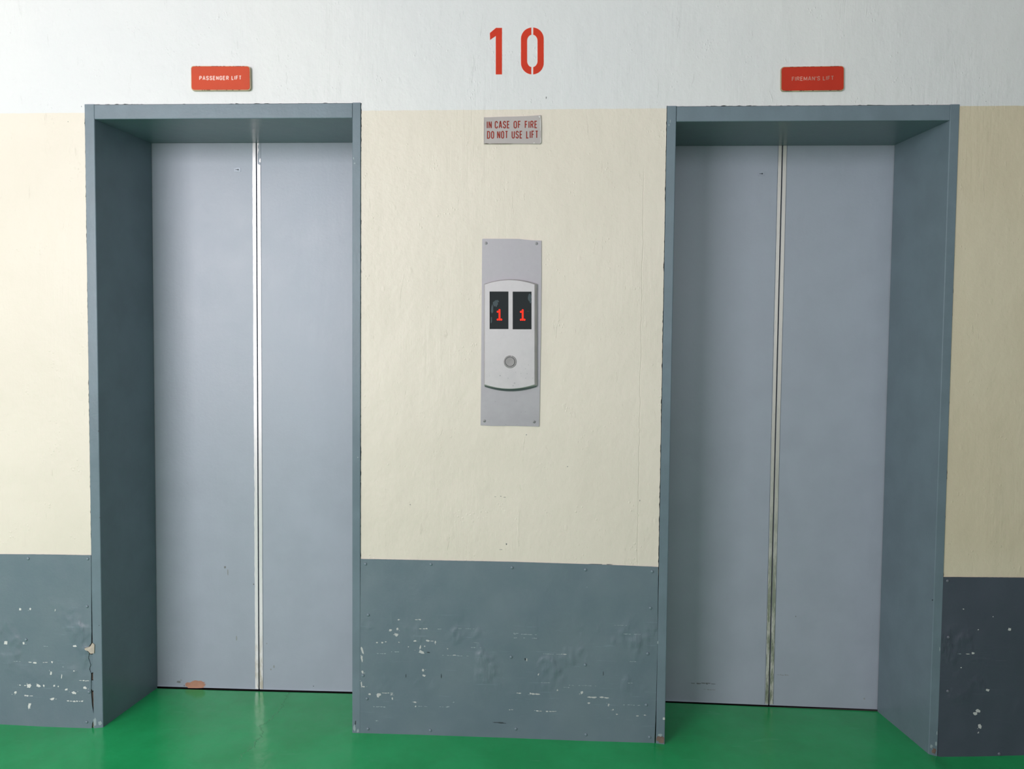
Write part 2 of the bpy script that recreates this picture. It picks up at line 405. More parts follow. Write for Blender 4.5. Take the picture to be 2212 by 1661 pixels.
sheet(bm, [[(XL, 0), (XR, 0), (XR, CEIL), (XL, CEIL)], [(WIN[0], WIN[2]), (WIN[1], WIN[2]), (WIN[1], WIN[3]), (WIN[0], WIN[3])],
    [(FILL_WIN[0], FILL_WIN[2]), (FILL_WIN[1], FILL_WIN[2]), (FILL_WIN[1], FILL_WIN[3]), (FILL_WIN[0], FILL_WIN[3])]], WALLF, WALLF-.1)
struct(obj('wall_front', bm, M['lobby'], base=(0, 0, 0)))
bm = bmesh.new(); sheet(bm, [[(WALLF, 0), (.34, 0), (.34, CEIL), (WALLF, CEIL)], [(WIN2[0], WIN2[2]), (WIN2[1], WIN2[2]), (WIN2[1], WIN2[3]), (WIN2[0], WIN2[3])]], 0, .1)
for v in bm.verts: v.co = Vector((XL-v.co.y, v.co.x, v.co.z))
struct(obj('wall_left', bm, M['lobby'], base=(0, 0, 0)))
bm = bmesh.new(); box(bm, XR, XR+.1, WALLF, .34, 0, CEIL); struct(obj('wall_right', bm, M['lobby'], base=(0, 0, 0)))
for n_, L in (('wall_shaft_passenger', L1), ('wall_shaft_fireman', L2)):
    bm = bmesh.new(); a, b = L['xo']-.25, L['xk']+.25
    box(bm, a, a+.02, WB, 1.4, -.3, 2.6); box(bm, b-.02, b, WB, 1.4, -.3, 2.6); box(bm, a, b, 1.4, 1.42, -.3, 2.6)
    box(bm, a, b, WB, 1.42, 2.6, 2.62); box(bm, a, b, WB, 1.42, -.32, -.3)
    struct(obj(n_, bm, M['shaft'], base=(0, 0, 0)))
for n_, L in (('trim_1', L1), ('trim_2', L2)):   # dark door sills
    bm = bmesh.new(); box(bm, L['dl']-.03, L['dr']+.03, .3065, .42, -.05, -.012)
    box(bm, L['dl']-.03, L['dr']+.03, .306, .309, -.05, lerp(HB, L['dl'])-.004)
    struct(obj(n_, bm, M['sill'], base=(0, 0, 0)))

# ---------------------------------------------------------------- lift door frames
def jamb_profile(xo, xi, xd, d):
    s = 1 if xi > xo else -1; t = .0035*s; b = .0022
    ex = (xd-xi)/d
    return [(xo, .001), (xo+.001*s, 0), (xi-b*s, 0), (xi-.3*b*s, .3*b), (xi+ex*b, b), (xd, d), (xd-t, d), (xi-t, .008), (xo+.002*s, .008), (xo, .008)]
def lift_frame(L, label, marks_l, marks_r):
    r = empty('lift_entrance', ((L['xo']+L['xk'])/2, .15, 0), label, 'lift', 'lift entrances with sliding double doors')
    for (xo, xi, xd, ml) in ((L['xo'], L['xi'], L['dl'], marks_l), (L['xk'], L['xj'], L['dr'], marks_r)):
        bm = bmesh.new(); extrude(bm, jamb_profile(xo, xi, xd, L['d']-.004), fh(xo, 0)-.012, L['zt']+.002, 'Z')
        for (u, v, w_, h_, mt) in ml:
            x, z = at(u, v, 0); fleck(bm, x, z, w_*PXM, h_*PXM, .0, mt, t=.0006)
        obj('jamb', bm, [M['frame'], M['brown'], M['chip_soft'], M['chip'], M['dark']], r)
    bm = bmesh.new(); g = .0009; b = .0022; t = .0035
    # header: front face, rolled lower edge and soffit that narrows towards the doors
    pr = [(0.001, L['zt']), (0, L['zt']-.001), (0, L['zh']+b), (.3*b, L['zh']+.3*b), (b, L['zh']), (L['d']-.004, L['zd']), (L['d']-.004, L['zd']+t), (.008, L['zh']+t), (.008, L['zt'])]
    def xe(y, side):
        f = max(0, (y-.002)/(L['d']-.004)); 
        return (L['xi']+g+(L['dl']-L['xi'])*f) if side == 0 else (L['xj']-g+(L['dr']-L['xj'])*f)
    A = [bm.verts.new((xe(p[0], 0), p[0], p[1])) for p in pr]; B = [bm.verts.new((xe(p[0], 1), p[0], p[1])) for p in pr]; n = len(pr)
    for i in range(n): bm.faces.new((A[i], A[(i+1) % n], B[(i+1) % n], B[i]))
    for tr in tessellate_polygon([[Vector((p[0], p[1], 0)) for p in pr]]):
        bm.faces.new([A[i] for i in tr]); bm.faces.new([B[i] for i in tr])
    obj('header', bm, M['frame'], r)
    return r
E1 = lift_frame(L1, 'brighter lift entrance under the PASSENGER LIFT sign, pale doors with rust patch at foot',
    [(205, 1560, 8, 22, 2), (216, 1562, 9, 10, 2), (214, 1351, 2, 2, 4), (213, 931, 3, 3, 4), (216, 1118, 2.5, 4, 4)],
    [(766, 1572, 6, 16, 2), (773, 1578, 5, 9, 2), (768, 1561, 3, 10, 4), (764, 342, 3, 6, 2), (766, 353, 4, 3, 2), (773, 988, 3, 3, 2)])
E2 = lift_frame(L2, "darker lift entrance under the FIREMAN'S LIFT sign, grimy metal strips where its doors meet",
    [(1428, 1597, 20, 16, 1), (1426, 1588, 10, 7, 2), (1434, 1552, 5, 6, 3), (1445, 270, 3, 4, 2), (1448, 262, 2, 9, 2), (1421, 1388, 3, 7, 2)],
    [(2018, 1622, 10, 13, 1), (2022, 1606, 4, 12, 2), (2012, 1612, 6, 9, 2), (2030, 1402, 2, 10, 2), (2024, 1583, 2, 10, 2), (2014, 1296, 2.5, 3, 4)])

# ---------------------------------------------------------------- lift door panels
def door_panels(E, L, gap_u, labels, strip, swpx, rag, marks_l, marks_r, key, sheen):
    d = L['d']; gx = (X(gap_u[0], 400, d)+X(gap_u[1], 1400, d))/2; gw = .0025
    zb = .0075
    zb = max(lerp(HB, L['dl']+.1), lerp(HB, L['dr']-.1))+.004
    zt = L['zd']+.05
    for side in (0, 1):
        a, b = (L['dl']-.04, gx-gw) if side == 0 else (gx+gw, L['dr']+.04)
        bm = bmesh.new()
        # tiny slope of the lower edge follows the sill
        za, zc = lerp(HB, max(a, L['dl']))+.0045, lerp(HB, min(b, L['dr']))+.0045
        e = .0012
        sheet(bm, [[(a, za), (b-e if side == 0 else b, zc), (b, zc), (b, zt), (a, zt)]], d, d+.032)
        for (u, v, w_, h_, mt, kind) in (marks_l if side == 0 else marks_r):
            x, z = at(u, v, d)
            if kind == 's': streak(bm, x, z, w_*PXM*1.12, h_*PXM*1.12, d, mt, .95)
            else: fleck(bm, x, z, w_*PXM*1.12, h_*PXM*1.12, d, mt, 0, 26 if kind == 'r' else 9, .5 if kind == 'r' else .35, t=.0002)
        if side == 0 and L is L1:
            rp = [at(320+px_/4.424, 1350+py_/4.424, d) for px_, py_ in ((355, 560), (372, 548), (400, 550), (425, 536), (452, 528), (478, 534), (505, 533), (528, 545), (548, 546), (530, 556), (556, 566), (536, 573), (552, 584), (528, 588), (535, 600), (470, 603), (380, 601), (376, 590), (358, 588))]
            lp_ = []
            for i_ in range(len(rp)): lp_ += ragged(rp[i_], rp[(i_+1) % len(rp)], 4, .0004, 0, None, 2, i_)
            sheet(bm, [lp_], d-.0002, d, 1)
        r = obj('door', bm, [M['door'], M['rust'], M['scuff'], M['door_dark_scuff'], M['dark']], E)
        r['label'] = labels[side]
        # bare aluminium leading edge, its outer side ragged where the paint stops
        bm = bmesh.new(); wq = swpx[side]
        ez = zb+.001; n = 420
        inner = gx-gw if side == 0 else gx+gw; sg = -1 if side == 0 else 1
        out = []
        for i in range(n+1):
            z = ez+(zt-ez)*i/n
            k_ = noise.noise(Vector((z*7, side*5+3, L['xo']*3)))*.55+noise.noise(Vector((z*45, side*9, L['xo']*7+1)))*.45
            out.append((inner+sg*max(.002, wq+rag[side]*k_), z))
        cuts = [(None, None)]
        if L is L1 and side == 1:     # near the top the edge is partly painted over
            zc1, zc2 = Z(560, 355, d), Z(560, 326, d)
            out = [((inner+sg*wq*(.18 if zc1 < z < zc2-.008 else .45+.15*math.sin(z*300)) if z > zc1 else x), z) for x, z in out]
            tear = [at(u, v, d) for u, v in ((560.5, 350), (563, 351), (563.3, 343), (561.8, 341.5), (560.3, 346))]
            sheet(bm, [tear], d-.0007, d)
        loop = [(inner, zt), (inner, ez)] + out
        sheet(bm, [loop], d-.0007, d, 0)
        if side == 1 or L is L2:      # the fold line beside the edge strip
            fx = inner+sg*(wq+.0016)
            box(bm, fx-.0005, fx+.0005, d-.0001, d, ez, zt, 1)
        obj('edge_strip', bm, [strip, M['dark']], r)
        if side == 0:
            x, z = at(key[0], key[1], d); wk, hk = 7.2*PXM*1.1, 4.4*PXM*1.1
            bm = bmesh.new()
            pts = []
            for cx_, cz_, a0 in ((1, 1, 0), (-1, 1, 90), (-1, -1, 180), (1, -1, 270)):
                for q in range(0, 91, 30):
                    an = math.radians(a0+q); pts.append((x+cx_*(wk-.002)+.002*math.cos(an), z+cz_*(hk-.002)+.002*math.sin(an)))
            pin = [(x+(p[0]-x)*.9, z+(p[1]-z)*.85) for p in pts]
            sheet(bm, [pts], d-.0012, d, 0)
            obj('keyhole_plate', bm, [M['door_plate'] if key[2] else M['door']], r)
            bm = bmesh.new()
            xk = x+.0028; sheet(bm, [[(xk+.0026*math.cos(math.radians(t)), z+.0026*math.sin(math.radians(t))) for t in range(0, 360, 20)]], d-.0016, d-.0012)
            sheet(bm, [[(x-.007, z-.0009), (xk, z-.0009), (xk, z+.0009), (x-.007, z+.0009)]], d-.0015, d-.0012)
            obj('keyhole', bm, M['dark'], r)
M['door_dark_scuff'] = paint('door_soft_scuff', (.25, .27, .27), .5, .15)
M['door_plate'] = paint('keyhole_plate_paint', (.29, .34, .41), .25)
door_panels(E1, L1, (555.6, 558), ('pale grey sliding door with keyhole and rust patch at foot',
                             'plain pale grey sliding door without keyhole'),
    M['strip_a'], (.0125, .0125), (.0030, .0010),
    [(386, 1473, 10, 5, 2, ''), (391, 1469, 5, 4, 3, ''), (398, 1481, 3, 4, 2, ''), (486, 1225, 5, 6, 2, ''), (492, 1236, 3, 16, 3, ''), (511, 1379, 3, 12, 3, ''), (548, 1262, 3, 3, 2, '')],
    [(576, 1390, 3, 3, 3, ''), (592, 1440, 4, 8, 3, ''), (585, 1446, 4, 4, 3, ''), (677, 1482, 2, 2, 4, '')], (513, 366.7, 1), 1)
door_panels(E2, L2, (1687.2, 1665), ('grey sliding door with keyhole and scuffs near foot',
                             'plain grey sliding door without keyhole'),
    M['strip_b'], (.0115, .0125), (.0012, .0008),
    [(1519, 1476, 54, 3.5, 2, 's'), (1530, 1489.5, 22, 2, 3, 's'), (1678, 547, 4, 5, 3, '')],
    [(1719, 1331.5, 2, 3, 2, ''), (1867, 1509, 4, 4, 3, ''), (1690, 1458, 22, 2, 3, 's')], (1644.5, 375.3, 0), 0)

# ---------------------------------------------------------------- kick plates
def kick(outline, rivets, chips, s, org, label, mat, rmat, chipmat, extra=None, cover=.75):
    ou = [at(u, v, .0005) for u, v in outline]
    xs_ = [p[0] for p in ou]; zs_ = [p[1] for p in ou]
    r = empty('kick_plate', ((min(xs_)+max(xs_))/2, .002, 0), label, 'kick plate', 'steel kick plates along the foot of the wall')
    bm = bmesh.new(); lp = []
    for i in range(len(ou)):
        p, q = ou[i], ou[(i+1) % len(ou)]; n = max(1, int(math.hypot(p[0]-q[0], p[1]-q[1])/.006))
        lp += ragged(p, q, n, .0005, 0, None, 1, i)
    sheet(bm, [lp], .0005, YW-.0003)
    for (x, y, w_, h_) in chips:
        u, v = org[0]+x/s, org[1]+y/s; X_, Z_ = at(u, v, 0)
        mi = 1
        if h_ <= 5: mi = 2
        streak(bm, X_, Z_, w_/s*PXM, h_/s*PXM, .0005, mi, cover)
    if extra:
        for (x, y, w_, h_, mi) in extra:
            X_, Z_ = at(org[0]+x/s, org[1]+y/s, 0); fleck(bm, X_, Z_, w_/s*PXM, h_/s*PXM, .0005, mi, t=.0003)
    obj('sheet', bm, [mat, chipmat, M['chip_soft'], M['dark']], r)
    for (x, y) in rivets:
        X_, Z_ = at(org[0]+x/s, org[1]+y/s, 0)
        bm = bmesh.new(); dome(bm, X_, Z_, .0005, .0052, .0030); obj('rivet', bm, rmat, r, smooth=True)
    return r
kl_org = (0, 1170); s7 = 3.3825
def q7(x, y): return (x/s7, 1170+y/s7)
left_out = [(-500, 1640), (-500, 1189), (-60, 1196.4), (0, 1197.2), (100, 1198)] + [q7(*p) for p in ((664, 100), (667, 300), (667, 500), (668, 660), (666, 740), (648, 768), (618, 776), (650, 815), (645, 850), (661, 900), (652, 932), (665, 965), (664, 1090), (672, 1200), (690, 1285), (672, 1330), (668, 1420))] + [(197, 1640)]
def floor_cut(outline): return outline
kk = kick([(u, min(v, 1583)) for u, v in left_out],
    [(205, 124), (640, 126), (636, 474), (190, 717), (650, 1100), (633, 1318)],
    [(220,492,14,14),(403,500,6,14),(172,742,18,18),(545,762,35,12),(120,875,50,5),(222,883,36,10),(325,883,30,8),(379,880,14,12),(372,962,14,28),(450,985,7,36),(212,1053,44,26),(280,1053,40,20),(320,1053,12,16),(395,1053,16,12),(425,1058,12,8),(145,1048,16,7),(112,1103,24,16),(197,1125,44,10),(380,1150,36,16),(215,1198,24,36),(540,1105,34,18),(485,1080,24,12),(620,1068,30,18),(535,1165,100,9),(600,1165,20,8),(615,1016,80,7),(330,765,30,5),(540,945,16,6),(460,915,14,5)],
    s7, kl_org, 'blue-grey kick plate left of the passenger lift, paint chipped white and torn at right edge', M['kick'], M['rivet'], M['chip_white'],
    [(146, 494, 20, 18, 1), (42, 740, 29, 29, 1)], .9)
bm = bmesh.new()
sheet(bm, [[at(*q7(*p), -.002) for p in ((640, 775), (660, 765), (675, 740), (691, 752), (689, 815), (662, 818), (650, 800), (622, 792), (618, 780))]], -.003, 0)
obj('torn_flap', bm, M['beige'], kk)
bm = bmesh.new()
sheet(bm, [[at(*q7(*p), .005) for p in ((650, 822), (684, 822), (688, 950), (668, 958), (660, 925), (668, 900), (655, 860))]], .0031, .0038)
sheet(bm, [[at(*q7(*p), .005) for p in ((672, 1012), (690, 1012), (692, 1075), (680, 1088), (668, 1070))]], .0031, .0038)
obj('bent_edge', bm, M['kick'], kk)

sm = 3.072
def qm(x, y): return (740+x/sm, 1180+y/sm)
kick([qm(*p) for p in ((120, 85), (600, 94), (1130, 104), (1700, 122), (2094, 138), (2091, 600), (2080, 1050), (2070, 1300))] + [(1413, 1617), (777, 1596)],
    [(152,118),(586,120),(1125,142),(1612,156),(2055,168),(170,456),(2043,410),(2025,713),(1118,735),(1610,787),(162,1012),(2015,1053),(168,1212),(582,1222),(1150,1212),(1615,1250),(2037,1267),(135,858)],
    [(372,487,16,6),(490,487,28,8),(422,513,30,5),(317,557,24,14),(363,549,14,14),(358,588,30,18),(530,547,45,8),(800,547,130,4),(640,550,20,5),(245,638,48,12),(290,634,20,6),(480,628,22,8),(578,628,55,10),(615,637,10,18),(374,637,10,6),(516,668,12,24),(525,702,45,16),(545,663,10,8),(437,667,8,6),(697,680,8,6),(534,822,16,16),(541,858,24,12),(130,690,14,50),(127,745,12,40),(125,915,10,35),(140,932,22,8),(132,835,14,20),(205,980,70,14),(235,992,20,16),(290,974,60,6),(325,985,16,6),(1210,585,150,5),(1150,578,40,5),(1208,609,150,5),(1390,716,140,5),(1460,716,60,6),(1840,525,75,4),(1920,583,110,4),(1168,975,28,8),(1262,978,46,14),(1240,984,20,5),(1668,1002,145,10),(1587,972,20,18),(1630,925,130,4),(1910,908,35,5),(1425,955,10,8),(1635,1040,20,8),(1765,1053,10,20),(1900,1053,120,5),(1795,1085,12,8),(1115,1085,25,6),(1182,1090,25,7),(1340,1094,140,7),(1285,1090,30,5),(1350,1045,30,4),(1820,1115,12,6),(1955,1126,20,6),(2005,1120,14,6),(480,1035,24,8),(484,1063,10,10),(530,1063,60,5),(665,1066,50,5),(685,1064,30,5),(737,1035,10,5),(240,1065,80,5),(330,1010,12,14),(225,1158,16,5),
     (750,726,180,5),(730,722,60,7),(880,672,60,5),(1500,922,80,4),(1340,905,50,5),(1930,765,50,5),(250,712,50,5),(340,700,40,5),(880,640,60,4),(1300,850,8,12),(1480,936,30,5),(1630,272,30,4)],
    sm, (740, 1180), 'blue-grey kick plate between the two lifts, dented and scraped with horizontal chips', M['kick'], M['rivet'], M['chip'],
    [(1035, 1170, 90, 7, 3), (1060, 1174, 60, 6, 3), (1212, 750, 13, 20, 3), (1222, 752, 7, 24, 1), (570, 704, 26, 9, 3), (655, 862, 7, 38, 3), (420, 858, 6, 30, 3), (1730, 845, 6, 34, 3)], .7)
sr = 3.453
def qr(x, y): return (1700+x/sr, 1180+y/sr)
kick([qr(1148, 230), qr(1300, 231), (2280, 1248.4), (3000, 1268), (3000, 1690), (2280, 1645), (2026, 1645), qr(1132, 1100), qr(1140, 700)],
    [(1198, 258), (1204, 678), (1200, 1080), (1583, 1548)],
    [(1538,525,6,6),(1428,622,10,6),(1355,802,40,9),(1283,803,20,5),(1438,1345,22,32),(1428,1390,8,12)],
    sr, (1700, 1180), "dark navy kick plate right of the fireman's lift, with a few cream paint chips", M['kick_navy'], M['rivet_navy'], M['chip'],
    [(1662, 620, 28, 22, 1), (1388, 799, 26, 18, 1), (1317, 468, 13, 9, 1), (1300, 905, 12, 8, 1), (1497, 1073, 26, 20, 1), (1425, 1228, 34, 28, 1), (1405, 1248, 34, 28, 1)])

# ---------------------------------------------------------------- lettering
def arc(cx_, cy_, rx, ry, a0, a1, n=8): return [(cx_+rx*math.cos(math.radians(a0+(a1-a0)*i/n)), cy_+ry*math.sin(math.radians(a0+(a1-a0)*i/n))) for i in range(n+1)]
ry = .24
G_ = {
 'I': (0, [[(0, 0), (0, 1)]]), 'L': (.8, [[(0, 1), (0, 0), (1, 0)]]), "'": (0, [[(0, 1), (0, .74)]]),
 'N': (1, [[(0, 0), (0, 1)], [(.03, 1), (.97, 0)], [(1, 0), (1, 1)]]), 'M': (1.3, [[(0, 0), (0, 1)], [(.03, 1), (.5, .12)], [(.5, .12), (.97, 1)], [(1, 1), (1, 0)]]),
 'T': (.95, [[(0, 1), (1, 1)], [(.5, 0), (.5, 1)]]), 'E': (.85, [[(1, 0), (0, 0), (0, 1), (1, 1)], [(0, .52), (.88, .52)]]),
 'F': (.82, [[(0, 0), (0, 1), (1, 1)], [(0, .52), (.85, .52)]]),
 'A': (1.1, [[(0, 0), (.43, 1), (.57, 1), (1, 0)], [(.17, .3), (.83, .3)]]),
 'U': (1, [[(0, 1)] + arc(.5, ry, .5, ry, 180, 360) + [(1, 1)]]),
 'O': (1, [arc(.5, 1-ry, .5, ry, 0, 180) + arc(.5, ry, .5, ry, 180, 360) + [(1, 1-ry)]]),
 'C': (1, [[(1, .72)] + arc(.5, 1-ry, .5, ry, 0, 180) + arc(.5, ry, .5, ry, 180, 360) + [(1, .28)]]),
 'G': (1, [[(1, .74)] + arc(.5, 1-ry, .5, ry, 0, 180) + arc(.5, ry, .5, ry, 180, 360) + [(1, .46), (.55, .46)]]),
 'D': (1, [[(0, 0), (0, 1), (.5, 1)] + arc(.5, 1-ry, .5, ry, 90, 0, 5)[1:] + arc(.5, ry, .5, ry, 0, -90, 5) + [(0, 0)]]),
 'P': (.95, [[(0, 0), (0, 1)], [(0, 1), (.5, 1)] + arc(.5, .75, .5, .25, 90, -90, 8)[1:] + [(0, .5)]]),
 'R': (1, [[(0, 0), (0, 1)], [(0, 1), (.5, 1)] + arc(.5, .75, .5, .25, 90, -90, 8)[1:] + [(0, .5)], [(.5, .5), (1, 0)]]),
 'S': (1, [[(.98, .76)] + arc(.5, .76, .48, .24, 0, 180, 8)[1:] + [(.06, .64), (.3, .54), (.7, .46), (.95, .36)] + arc(.5, .24, .5, .24, 0, -180, 8)]),
}
def ribbon(bm, pts, sw, y, t, mi=0):
    P = [Vector(p) for p in pts]; Q = [P[0]]
    for p in P[1:]:
        if (p-Q[-1]).length > 1e-6: Q.append(p)
    P = Q; n = len(P); closed = (P[0]-P[-1]).length < 1e-6
    lft, rgt = [], []
    for i in range(n):
        if closed: a, b = P[i-1 if i else n-2], P[i+1 if i < n-1 else 1]
        else: a, b = P[max(0, i-1)], P[min(n-1, i+1)]
        d1 = (P[i]-a).normalized() if (P[i]-a).length > 1e-9 else (b-P[i]).normalized()
        d2 = (b-P[i]).normalized() if (b-P[i]).length > 1e-9 else d1
        n1 = Vector((-d1.y, d1.x)); n2 = Vector((-d2.y, d2.x)); m = (n1+n2)
        m = m.normalized() if m.length > 1e-3 else n1
        c = max(.45, m.dot(n1)); m = m*(sw/2/c)
        lft.append(P[i]+m); rgt.append(P[i]-m)
    F = []
    for dy in (0, t): F.append(([bm.verts.new((p.x, y-dy, p.y)) for p in lft], [bm.verts.new((p.x, y-dy, p.y)) for p in rgt]))
    for i in range(n-1):
        (l0, r0), (l1, r1) = F
        for q in ((l1[i], l1[i+1], r1[i+1], r1[i]), (l0[i], r0[i], r0[i+1], l0[i+1]), (l0[i], l0[i+1], l1[i+1], l1[i]), (r0[i], r1[i], r1[i+1], r0[i+1])):
            bm.faces.new(q).material_index = mi
    for i in (0, n-1):
        bm.faces.new((F[0][0][i], F[1][0][i], F[1][1][i], F[0][1][i])).material_index = mi
def word(bm, text, u0, v0, u1, v1, hpx, swpx, y, t, gap=.30):
    """text between two baseline points; outer stroke edges meet the ends"""
    a, b = Vector(at(u0, v0, y)), Vector(at(u1, v1, y)); h = hpx*PXM; sw = swpx*PXM
    ex = (b-a).normalized(); ey = Vector((-ex.y, ex.x)); W_ = (b-a).length
    # widths: glyph body plus stroke; solve the unit so that the word fills W_
    body = sum(G_[c][0] for c in text); gaps = gap*(len(text)-1)
    unit = (W_-sw*len(text))/(body+gaps); hh = h-sw; x = 0
    for c in text:
        gwid = G_[c][0]*unit
        for si, pl in enumerate(G_[c][1]):
            pts = []
            for px, pz in pl:
                p = a+ex*(x+sw/2+px*gwid)+ey*(sw/2+pz*hh); pts.append((p.x, p.y))
            ribbon(bm, pts, sw, y-.00006*si, t)
        x += gwid+sw+gap*unit

# ---------------------------------------------------------------- signs over the lifts
def rrect(cs, r_, n=5):
    """rounded quadrilateral through four measured corners, clockwise from top-left, in metres"""
    out = []
    for i in range(4):
        p, a, b = Vector(cs[i]), Vector(cs[i-1]), Vector(cs[(i+1) % 4])
        s_ = p+(a-p).normalized()*r_; e_ = p+(b-p).normalized()*r_
        for k_ in range(n+1):
            t = k_/n; q = s_.lerp(p, t).lerp(p.lerp(e_, t), t); out.append((q.x, q.y))
    return out
def shrink(cs, d):
    c = sum((Vector(p) for p in cs), Vector((0, 0)))/len(cs)
    return [(c.x+(p[0]-c.x)-math.copysign(d, p[0]-c.x), c.y+(p[1]-c.y)-math.copysign(d, p[1]-c.y)) for p in cs]
def lift_sign(corners, label, red, lettermat, words, yf, sw, grime):
    cs = [at(u, v, yf) for u, v in corners]
    cx_ = sum(c[0] for c in cs)/4; zb = min(c[1] for c in cs)
    r = empty('lift_sign', (cx_, 0, zb), label, 'sign', 'red plastic signs above the lifts')
    bm = bmesh.new(); lp = rrect(cs, .011)
    sheet(bm, [[(x+.0006*noise.noise(Vector((x*300, z*300, 1))), z+.0008*noise.noise(Vector((x*300, z*300, 5)))) for x, z in lp]], yf+.0012, YW)
    for i in range(26):
        t = random.uniform(.09, .91); a, b = (cs[0], cs[1]) if i % 3 else (cs[3], cs[2])
        fleck(bm, a[0]+(b[0]-a[0])*t, a[1]+(b[1]-a[1])*t+(-.0012 if i % 3 else .0012), random.uniform(.003, .012), .0018, yf+.0012, 1, t=.0002)
    obj('backing', bm, [M['rim'], M['rimdark']], r)
    bm = bmesh.new(); ci = shrink(cs, grime); lp = rrect(ci, .010)
    lp2 = []
    for i in range(len(lp)):
        p, q = lp[i], lp[(i+1) % len(lp)]; n = max(1, int(math.hypot(p[0]-q[0], p[1]-q[1])/.003))
        lp2 += ragged(p, q, n, .0005, 0, None, 1, 3)
    sheet(bm, [lp2], yf, yf+.0015)
    obj('face', bm, red, r)
    bm = bmesh.new()
    for wd in words: word(bm, *wd, sw, yf, .0003)
    obj('lettering', bm, lettermat, r)
lift_sign([(411.8, 142), (540, 142), (541, 195), (412.5, 195.4)], 'orange-red PASSENGER LIFT sign with worn tan rim above the left lift', M['sign_red'], M['letter'],
    [('PASSENGER', 430.3, 173.4, 494.5, 173.2, 9.2), ('LIFT', 500, 172.9, 521.8, 172.6, 9.2)], -.007, 2.0, .0022)
lift_sign([(1687.5, 144), (1824, 141.8), (1823.6, 195.6), (1687, 197)], "deep red FIREMAN'S LIFT sign with faded lettering above the right lift", M['sign_red2'], M['letter2'],
    [("FIREMAN'S", 1710.4, 175.2, 1771.5, 173.8, 8.7), ('LIFT', 1777.5, 173.7, 1801.2, 173, 8.7)], -.004, 1.45, .0020)

# fire notice
yf = -.001; sc = 5.357
def q3(x, y): return (980+x/sc, 30+y/sc)
cs = [at(*q3(*p), yf) for p in ((350, 1186), (1011, 1168), (1014, 1503), (349, 1505))]
r = empty('fire_notice', ((cs[0][0]+cs[1][0])/2, 0, cs[3][1]), 'grey metal IN CASE OF FIRE DO NOT USE LIFT plaque on the cream wall', 'sign')
bm = bmesh.new()
top = [at(*q3(*p), yf) for p in ((350, 1197), (420, 1196), (560, 1190), (700, 1188), (860, 1182), (990, 1172), (1008, 1168))]
rest = [at(*q3(*p), yf) for p in ((1014, 1300), (1012, 1490), (1000, 1503), (700, 1501), (420, 1504), (349, 1505))]
sheet(bm, [top+rest], yf, YW)
for (x, y, w_, h_, mi) in ((1004, 1270, 8, 165, 1), (993, 1190, 22, 24, 1), (930, 1493, 16, 14, 1), (1008, 1460, 7, 70, 1), (380, 1500, 55, 8, 2), (560, 1502, 300, 4, 2), (353, 1350, 4, 290, 2)):
    X_, Z_ = at(*q3(x, y), yf); fleck(bm, X_, Z_, w_/sc*PXM, h_/sc*PXM, yf, mi, t=.0003)
obj('plate', bm, [M['plaque'], M['chip_white'], M['rimdark']], r)
bm = bmesh.new()
for (t_, x0, x1, yb0, yb1, hh) in (('IN', 383, 441, 1328, 1327, 84), ('CASE', 475, 649, 1327, 1325, 84), ('OF', 693, 779, 1326, 1324, 84), ('FIRE', 822, 969, 1325, 1323, 84),
                              ('DO', 385, 468, 1445, 1445, 86), ('NOT', 502, 629, 1444, 1443, 86), ('USE', 670, 796, 1443, 1442, 86), ('LIFT', 838, 979, 1442, 1440, 86)):
    a, b = q3(x0, yb0), q3(x1, yb1); word(bm, t_, *a, *b, hh/sc, 2.15, yf, .0003, .34)
obj('lettering', bm, M['plaque_text'], r)

# stencilled storey number: thin coats of red paint on the white wall
x, z = at(1117, 160, YW)
r = empty('floor_number', (x, YW, z), 'large red stencilled number 10 painted on the white wall above the plaque', 'painted number')
yn = YW
def coat(bm, pts_px, grow=.0009):
    P = [at(*q3(*p), yn) for p in pts_px]; c = (sum(p[0] for p in P)/len(P), sum(p[1] for p in P)/len(P))
    lp = []
    for i in range(len(P)):
        p, q = P[i], P[(i+1) % len(P)]; n = max(1, int(math.hypot(p[0]-q[0], p[1]-q[1])/.003)); lp += ragged(p, q, n, .0004, 0, None, 1.5, i)
    sheet(bm, [lp], yn-.0006, yn-.0002, 0)
    # soft pink overspray just outside the stencil
    area_ = sum(P[i][0]*P[(i+1) % len(P)][1]-P[(i+1) % len(P)][0]*P[i][1] for i in range(len(P)))
    s_ = -1 if area_ > 0 else 1; lp2 = []
    for i in range(len(P)):
        a, p, b = Vector(P[i-1]), Vector(P[i]), Vector(P[(i+1) % len(P)])
        d1, d2 = (p-a).normalized(), (b-p).normalized(); m = Vector((-d1.y-d2.y, d1.x+d2.x))
        m = m.normalized() if m.length > 1e-6 else Vector((-d1.y, d1.x)); k_ = max(.5, m.dot(Vector((-d1.y, d1.x))))
        q = p+m*(s_*grow/k_); lp2.append((q.x, q.y))
    sheet(bm, [lp2], yn-.0002, yn, 1)
bm = bmesh.new(); coat(bm, [(420, 222), (490, 163), (558, 163), (558, 700), (488, 700), (488, 255), (422, 300)])
obj('numeral', bm, [M['stencil'], M['stencil_edge']], r)
bm = bmesh.new()
